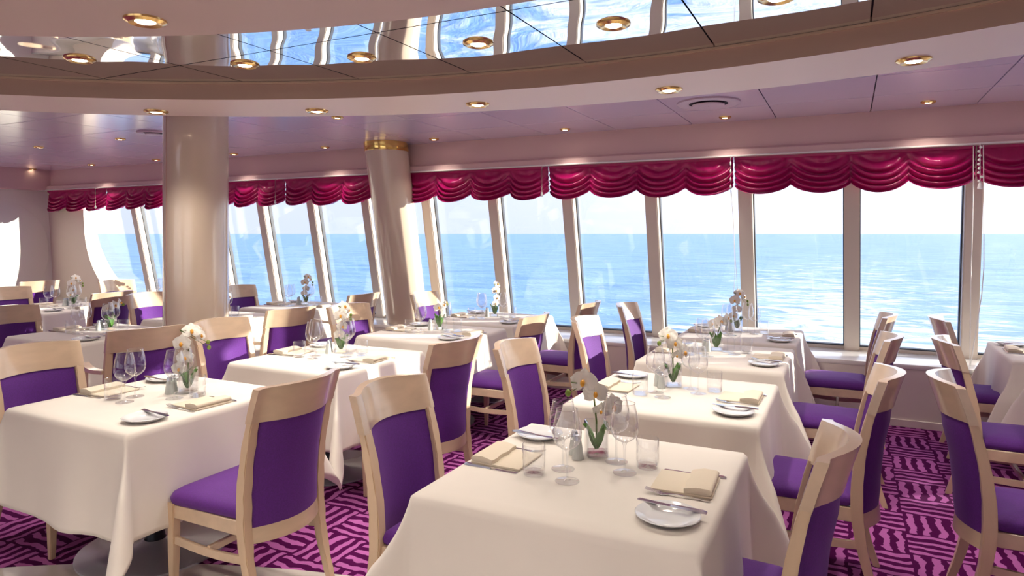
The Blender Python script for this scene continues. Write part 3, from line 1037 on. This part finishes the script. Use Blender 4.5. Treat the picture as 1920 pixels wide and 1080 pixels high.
def make_vase(kind):
    t = thing('glass_vase', 'x', 'vase')
    bm = B()
    def rc(h, z, r=.012):
        P_ = []
        for cx_, cy_, a0 in ((h - r, h - r, 0), (-h + r, h - r, 90), (-h + r, -h + r, 180), (h - r, -h + r, 270)):
            for i in range(5):
                a = R(a0 + 90 * i / 4); P_.append((cx_ + r * cos(a), cy_ + r * sin(a), z))
        return P_
    h = .040; H = .125 if kind == 0 else .10
    loft(bm, [rc(h - .004, H), rc(h, H + .001), rc(h, .002), rc(h - .003, .0)], caps=False)
    bm.faces.new([bm.verts.new(p) for p in rc(h - .003, .0)])
    obj('wall', bm, 'glass', t)
    bm = B(); loft(bm, [rc(h - .004, .004), rc(h - .004, .014)])
    obj('thick_base', bm, 'glass', t)
    bm = B(); loft(bm, [rc(h - .0045, H - .004, .01), rc(h - .0045, .016, .01)], caps=False)
    obj('inner_wall', bm, 'glass', t)
    return t

def petal_mesh(bm, Mx, L_, Wd, cup, mi):
    nu, nv = 6, 5
    G = []
    for i in range(nu + 1):
        s = i / nu; row = []
        w = Wd * sin(pi * min(1, .12 + s * .9)) ** .7
        for j in range(nv + 1):
            u = (j / nv) * 2 - 1
            p = Vector((L_ * s, w * u, cup * (s * s * .6 + .5 * u * u * s) + .002 * sin(7 * s + 3 * u)))
            row.append(bm.verts.new(Mx @ p))
        G.append(row)
    for a_, b_ in zip(G, G[1:]):
        for j in range(nv):
            f = bm.faces.new((a_[j], a_[j + 1], b_[j + 1], b_[j])); f.material_index = mi
def make_orchid(kind):
    rnd = random.Random(40 + kind)
    t = thing('orchid_spray', 'x', 'flower')
    # arching stem
    if kind == 0:
        P_ = [(0, 0, .02), (0, .0, .10), (-.01, -.01, .17), (-.04, -.02, .215), (-.085, -.03, .225)]
        fl_ = [((-.05, -.035, .225), 1.0, (-.5, -.8, .35)), ((-.012, -.03, .190), .9, (-.2, -.95, .1)), ((.045, -.02, .145), .95, (.35, -.9, .1)), ((.01, -.01, .135), .6, (0, -.9, -.3))]
        buds = [(-.095, -.035, .195)]
    elif kind == 1:
        P_ = [(0, 0, .02), (.0, 0, .12), (.0, -.01, .20), (-.02, -.01, .26), (-.04, -.02, .285), (.04, 0, .27)]
        fl_ = [((-.035, -.03, .225), 1.0, (-.6, -.8, .1)), ((.01, -.02, .275), 1.05, (-.1, -.8, .5)), ((-.02, -.03, .16), .9, (-.3, -.9, .1)), ((.05, -.01, .25), .8, (.5, -.7, .3)), ((-.045, -.03, .115), .8, (-.5, -.8, 0))]
        buds = [(.085, .0, .215), (.09, .005, .19)]
    else:
        P_ = [(0, 0, .02), (.01, 0, .10), (.03, 0, .16), (.06, .0, .19)]
        fl_ = [((.02, -.02, .165), .95, (.2, -.8, .4)), ((-.02, -.01, .15), .9, (-.5, -.6, .5)), ((.065, 0, .18), .8, (.6, -.6, .3))]
        buds = [(.085, .0, .165)]
    bm = B(); tube(bm, P_, [.003, .0028, .0025, .002, .0015, .001][:len(P_)], 7)
    obj('stem', bm, 'stem', t)
    for c_, s, d in fl_:
        bm = B()
        q = Vector(d).normalized().to_track_quat('Z', 'Y').to_matrix().to_4x4()
        Mt = Matrix.Translation(c_) @ q
        for ang, L_, Wd in ((90, .040, .016), (210, .038, .015), (330, .038, .015), (15, .040, .026), (165, .040, .026)):
            petal_mesh(bm, Mt @ Matrix.Rotation(R(ang), 4, 'Z') @ Matrix.Translation((.003, 0, 0)), L_ * s, Wd * s, -.010 * s + (.006 if L_ == .040 else 0), 0)
        f = obj('flower', bm, 'petal', t, angle=180)
        bm = B()
        bmesh.ops.create_icosphere(bm, subdivisions=2, radius=.007 * s, matrix=Mt @ Matrix.Translation((0, -.004, .006)) @ Matrix.Diagonal((1, 1.5, 1, 1)))
        obj('lip', bm, 'heart', f)
    bm = B()
    for b_ in buds:
        tube(bm, [P_[-2], b_], .0012, 5)
    obj('twig', bm, 'stem', t)
    for b_ in buds:
        bm = B(); bmesh.ops.create_icosphere(bm, subdivisions=2, radius=.009, matrix=Matrix.Translation(b_) @ Matrix.Diagonal((1, 1, 1.25, 1)))
        obj('bud', bm, 'bud', t)
    for i in range(4):
        bm = B(); a = 90 * i + rnd.uniform(0, 50)
        Mt = Matrix.Translation((0, 0, .018)) @ Matrix.Rotation(R(a), 4, 'Z') @ Matrix.Rotation(R(-74), 4, 'Y')
        petal_mesh(bm, Mt, .085 if kind == 0 else .095, .014 + .004 * (kind > 0), -.018, 0)
        obj('leaf', bm, 'leaf', t, angle=180)
    return t

protos = dict(wine=make_wine(), tumbler=make_tumbler(), plate=make_plate(), knife=make_knife(), fork=make_fork(), napkin=make_napkin(), shaker=make_shaker(),
              vase0=make_vase(0), vase1=make_vase(1), orchid0=make_orchid(0), orchid1=make_orchid(1), orchid2=make_orchid(2))
pused = {k: False for k in protos}
for k_, f_ in (('orchid0', 1.25), ('orchid1', 1.15), ('orchid2', 1.25)):
    protos[k_].scale = (f_, f_, f_)
def put(kind, x, y, z, rz, label, group):
    p = protos[kind]
    if not pused[kind]:
        pused[kind] = True
        p.location = (x, y, z); p.rotation_euler = (0, 0, rz); p['label'] = label; p['group'] = group
        return p
    return dup(p, (x, y, z), rz, label, group)
SHORT = {k: v for k, v in TN.items()}
rnd = random.Random(11)
for ti, (k, (tx, ty)) in enumerate(tables.items()):
    nm_ = SHORT[k]
    for side, sgn in (('right', 1), ('left', -1)):
        j = lambda s=.006: rnd.uniform(-s, s)
        def at(dx, dy): return tx + sgn * dx + j(), ty + sgn * dy + j()
        fx = 'camera' if sgn > 0 else 'window'
        # wine glasses
        for q, (dx, dy) in enumerate(((.045, .125), (.105, .03))):
            x, y = at(dx, dy)
            up = (q == 0) == (sgn > 0)
            put('wine', x, y, ZT, rnd.uniform(0, 6), 'clear wine glass, %s place, %s side, %s' % (side, 'window' if up else 'camera', nm_), 'wine glasses')
        x, y = at(.165, .115)
        put('tumbler', x, y, ZT, 0, 'clear water tumbler, %s place of the %s' % (side, nm_), 'water tumblers')
        x, y = at(.325, -.28)
        put('plate', x, y, ZT, 0, 'small white bread plate, %s place of the %s' % (side, nm_), 'bread plates')
        put('knife', x + sgn * .0, y + sgn * .048, ZT + .0208, (0 if sgn > 0 else pi) + R(rnd.uniform(-6, 6)), 'silver butter knife on the plate, %s place, %s' % (side, nm_), 'butter knives')
        x, y = at(.315, .02)
        rz = (0 if sgn > 0 else pi) + R(rnd.uniform(-4, 4))
        put('napkin', x, y, ZT, rz, 'folded cream napkin, %s place of the %s' % (side, nm_), 'folded napkins')
        put('fork', x, y - sgn * .112, ZT, rz, 'silver fork beside the napkin, %s place, %s' % (side, nm_), 'table forks')
        put('knife', x + sgn * .01, y + sgn * .112, ZT, rz, 'silver dinner knife beyond the napkin, %s place, %s' % (side, nm_), 'dinner knives')
    vk = {'B1': 0, 'A1': 1, 'B2': 0, 'A2': 1, 'B3': 2, 'A3': 2, 'B4': 1, 'A4': 1, 'Z2': 2, 'Z3': 0, 'Z4': 1, 'Y3': 1, 'Y4': 1, 'C3': 0, 'C4': 1}[k]
    vx_, vy_ = tx - .045 + rnd.uniform(-.01, .01), ty + .155 + rnd.uniform(-.02, .02)
    if k == 'A1': vx_, vy_ = tx + .035, ty + .16
    rz = R(rnd.uniform(-15, 15)) + R(35 if k[0] == 'B' else 80)
    put('vase0' if vk < 2 else 'vase1', vx_, vy_, ZT, R(27) + rnd.uniform(-.2, .2), 'square glass vase holding an orchid on the %s' % nm_, 'square glass vases')
    put('orchid%d' % vk, vx_, vy_, ZT, rz, 'white orchid spray in the vase on the %s' % nm_, 'white orchids')
    put('shaker', vx_ - .075, vy_ - .03, ZT, 0, 'grey shaker left of the vase on the %s' % nm_, 'grey shakers')
    put('shaker', vx_ - .045, vy_ - .075, ZT, 0, 'grey shaker in front of the vase on the %s' % nm_, 'grey shakers')
print('objects', len(bpy.data.objects))
